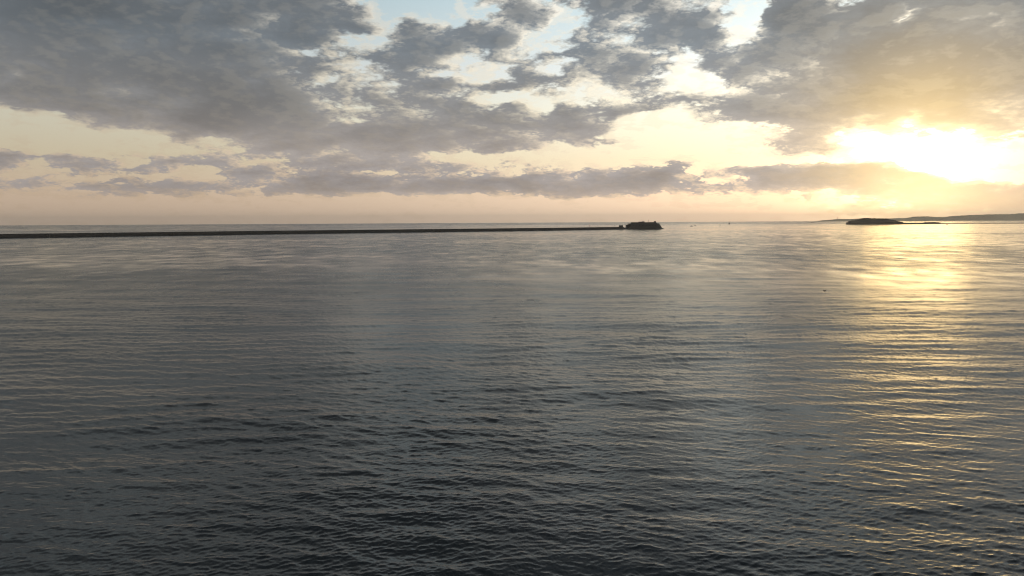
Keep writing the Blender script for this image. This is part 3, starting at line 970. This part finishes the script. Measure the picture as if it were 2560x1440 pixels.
def pillar_buoy(p, h, mat, label, name='pillar_buoy'):
    t = thing(name, label, 'buoy', p, 0, 'channel marks off the fort')
    link('float', lathe('float', [(h * 0.10, -h * 0.12), (h * 0.16, -h * 0.02), (h * 0.16, h * 0.12), (h * 0.10, h * 0.18)], 14), mat, t)
    link('pillar', lathe('pillar', [(h * 0.085, h * 0.16), (h * 0.055, h * 0.75)], 10), mat, t)
    tm = link('topmark', lathe('topmark', [(h * 0.09, h * 0.74), (h * 0.09, h * 0.88), (h * 0.02, h * 0.98)], 10), mat, t)
    link('lamp', lathe('lamp', [(h * 0.03, h * 0.97), (h * 0.03, h * 1.03)], 8), M_METAL, tm)
    return t


def build_craft():
    yacht(on_sea(1536, 565.3), math.radians(25), 15.0, 22.0, 'anchored yacht with bare mast beside the guard house')
    yacht(on_sea(904.5, 561.8), math.radians(150), 16.0, 26.0, 'lone far yacht under sail behind the middle of the breakwater', True)
    yacht(on_sea(1664.5, 556.6), math.radians(10), 13.0, 23.0, 'faint far yacht just right of the fort near the horizon', True)
    motor_boat(on_sea(1728.5, 566.0), math.radians(200), 14.0, 'dark motor boat nearest to the fort in open water')
    motor_boat(on_sea(1738, 563.8), math.radians(15), 12.0, 'smaller motor boat just behind the one off the fort')
    motor_boat(on_sea(2367.5, 561.8), math.radians(170), 13.0, 'small boat in golden water below the end of the causeway')
    pillar_buoy(on_sea(1800, 565.6), 13, M_GREEN, 'slim buoy alone in the channel between the fort and the islet')
    pillar_buoy(on_sea(1473.5, 565.6), 12.5, M_RED, 'slim buoy just above the breakwater left of the anchored yacht')
    # masonry beacon on its rock
    p = on_sea(1823, 560.7)
    t = thing('beacon_tower', 'stout dark beacon tower on a rock in mid channel', 'beacon', p)
    link('rock', rings_mesh('rock', [(-2, -11, 12, -9, 10), (0.6, -9, 10, -7, 8), (2.2, -6, 6, -5, 5)], 22, 2.0, jitter=0.05), M_WET, t)
    link('tower', lathe('tower', [(5.6, 1.0), (4.6, 8.0), (4.2, 12.2), (4.6, 12.4), (4.6, 13.4)], 16), M_STONE, t)
    link('lantern', lathe('lantern', [(1.5, 13.3), (1.5, 15.2), (0.3, 16.4)], 10), M_METAL, t)
    # half-tide reef towards the headland
    p = on_sea(2028.5, 557.3)
    s = p.y / FPX
    reef = thing('half_tide_reef', 'low dark line of rocks awash left of the fortified islet', 'rocks', p)
    for (a, b, h) in ((-11.5, -5, 2.6), (-6, 4, 4.2), (-1.2, 1.8, 9.0), (3, 6.5, 5.2), (6, 12, 2.8)):
        link('rock', rings_mesh('rock', [(-2, a * s, b * s, -16, 16), (h * 0.45, a * s + 4, b * s - 4, -12, 12), (h, (a * 0.7 + b * 0.3) * s, (a * 0.3 + b * 0.7) * s, -5, 5)], 18, 2.0, jitter=0.04), M_WET, reef)
    # coaster hull-up on the horizon
    p = on_sea(1967, 552.6)
    sh = thing('cargo_ship', 'tiny cargo ship on the horizon left of the headland', 'ship', p, math.radians(175))
    link('hull', hull_mesh(70, 14, 6), M_HULL, sh)
    block('bridge', (-31, -5, 5.5), (-20, 5, 17), M_WHITE, sh, 0.5)
    block('hatch', (-15, -5, 5.5), (18, 5, 8.5), M_METAL, sh, 0.4)
    link('mast', tube('mast', [(24, 0, 6), (24, 0, 18)], [0.6, 0.4]), M_METAL, sh)


# ------------------------------------------------------------------ gull
def build_gull():
    d = sight(2061.2, 727.6)
    dist = 175.0
    p = Vector((0, 0, CAM_H)) + d * dist
    g = thing('gull', 'dark gull in flight low over the rippled water', 'gull', p, math.radians(200))
    g.rotation_euler = (math.radians(6), math.radians(-14), math.radians(195))
    v, f = [], []
    prof = [(-0.36, 0.010, 0.0), (-0.24, 0.055, 0.0), (-0.08, 0.088, -0.01), (0.08, 0.090, 0.0), (0.20, 0.062, 0.02), (0.27, 0.052, 0.035), (0.325, 0.050, 0.04), (0.37, 0.022, 0.03)]
    n = 10
    for (x, r, z) in prof:
        for k in range(n):
            a = 2 * math.pi * k / n
            v.append((x, r * math.cos(a), z + r * 0.92 * math.sin(a)))
    for i in range(len(prof) - 1):
        for k in range(n):
            k2 = (k + 1) % n
            f.append((i * n + k, (i + 1) * n + k, (i + 1) * n + k2, i * n + k2)[::-1])
    f.append(tuple(range(n)))
    f.append(tuple(reversed([(len(prof) - 1) * n + k for k in range(n)])))
    # wings raised in a shallow V, grown out of the shoulders
    for s in (-1, 1):
        st = [(0.05, 0.15, -0.13, 0.03, 0.03), (0.22, 0.17, -0.12, 0.14, 0.024), (0.40, 0.13, -0.11, 0.25, 0.016), (0.56, 0.03, -0.14, 0.29, 0.010), (0.68, -0.13, -0.20, 0.31, 0.004)]
        b = len(v)
        for (y, xf, xb, z, th) in st:
            v += [(xf, s * y, z), ((xf + xb) / 2, s * y, z + th), (xb, s * y, z), ((xf + xb) / 2, s * y, z - th)]
        for i in range(len(st) - 1):
            for k in range(4):
                q = (b + i * 4 + k, b + i * 4 + (k + 1) % 4, b + i * 4 + 4 + (k + 1) % 4, b + i * 4 + 4 + k)
                f.append(q if s > 0 else q[::-1])
        f.append((b, b + 1, b + 2, b + 3) if s < 0 else (b + 3, b + 2, b + 1, b))
        e = b + 4 * (len(st) - 1)
        f.append((e, e + 1, e + 2, e + 3) if s > 0 else (e + 3, e + 2, e + 1, e))
    # tail fan
    b = len(v)
    v += [(-0.30, -0.03, 0.015), (-0.30, 0.03, 0.015), (-0.47, 0.10, 0.005), (-0.47, -0.10, 0.005), (-0.30, -0.03, -0.01), (-0.30, 0.03, -0.01), (-0.47, 0.10, -0.005), (-0.47, -0.10, -0.005)]
    f += [(b, b + 1, b + 2, b + 3), (b + 7, b + 6, b + 5, b + 4), (b, b + 4, b + 5, b + 1), (b + 1, b + 5, b + 6, b + 2), (b + 2, b + 6, b + 7, b + 3), (b + 3, b + 7, b + 4, b)]
    link('body', mesh_from('body', v, f), M_FEATHER, g, True)
    link('bill', tube('bill', [(0.36, 0, 0.03), (0.41, 0, 0.025), (0.435, 0, 0.012)], [0.014, 0.011, 0.003]), M_BILL, g)


build_breakwater()
build_fort()
build_island()
build_coast()
build_craft()
build_gull()


# ------------------------------------------------------------------ evening air
def build_haze():
    R, lo, hi = 43000.0, -60.0, 430.0
    v = [(-R, -R, lo), (R, -R, lo), (R, R, lo), (-R, R, lo), (-R, -R, hi), (R, -R, hi), (R, R, hi), (-R, R, hi)]
    f = [(3, 2, 1, 0), (4, 5, 6, 7), (0, 1, 5, 4), (1, 2, 6, 5), (2, 3, 7, 6), (3, 0, 4, 7)]
    m = bpy.data.materials.new('evening_haze')
    m.use_nodes = True
    t = m.node_tree
    t.nodes.clear()
    out = t.nodes.new('ShaderNodeOutputMaterial')
    pv = t.nodes.new('ShaderNodeVolumePrincipled')
    pv.inputs['Color'].default_value = (0.97, 0.95, 0.93, 1)
    pv.inputs['Density'].default_value = HAZE_DENSITY
    pv.inputs['Anisotropy'].default_value = 0.72
    t.links.new(pv.outputs[0], out.inputs['Volume'])
    o = link('haze', mesh_from('haze', v, f), m)
    o['kind'] = 'stuff'
    o['label'] = 'thin evening haze over the sea'


HAZE_DENSITY = 2.1e-5
build_haze()
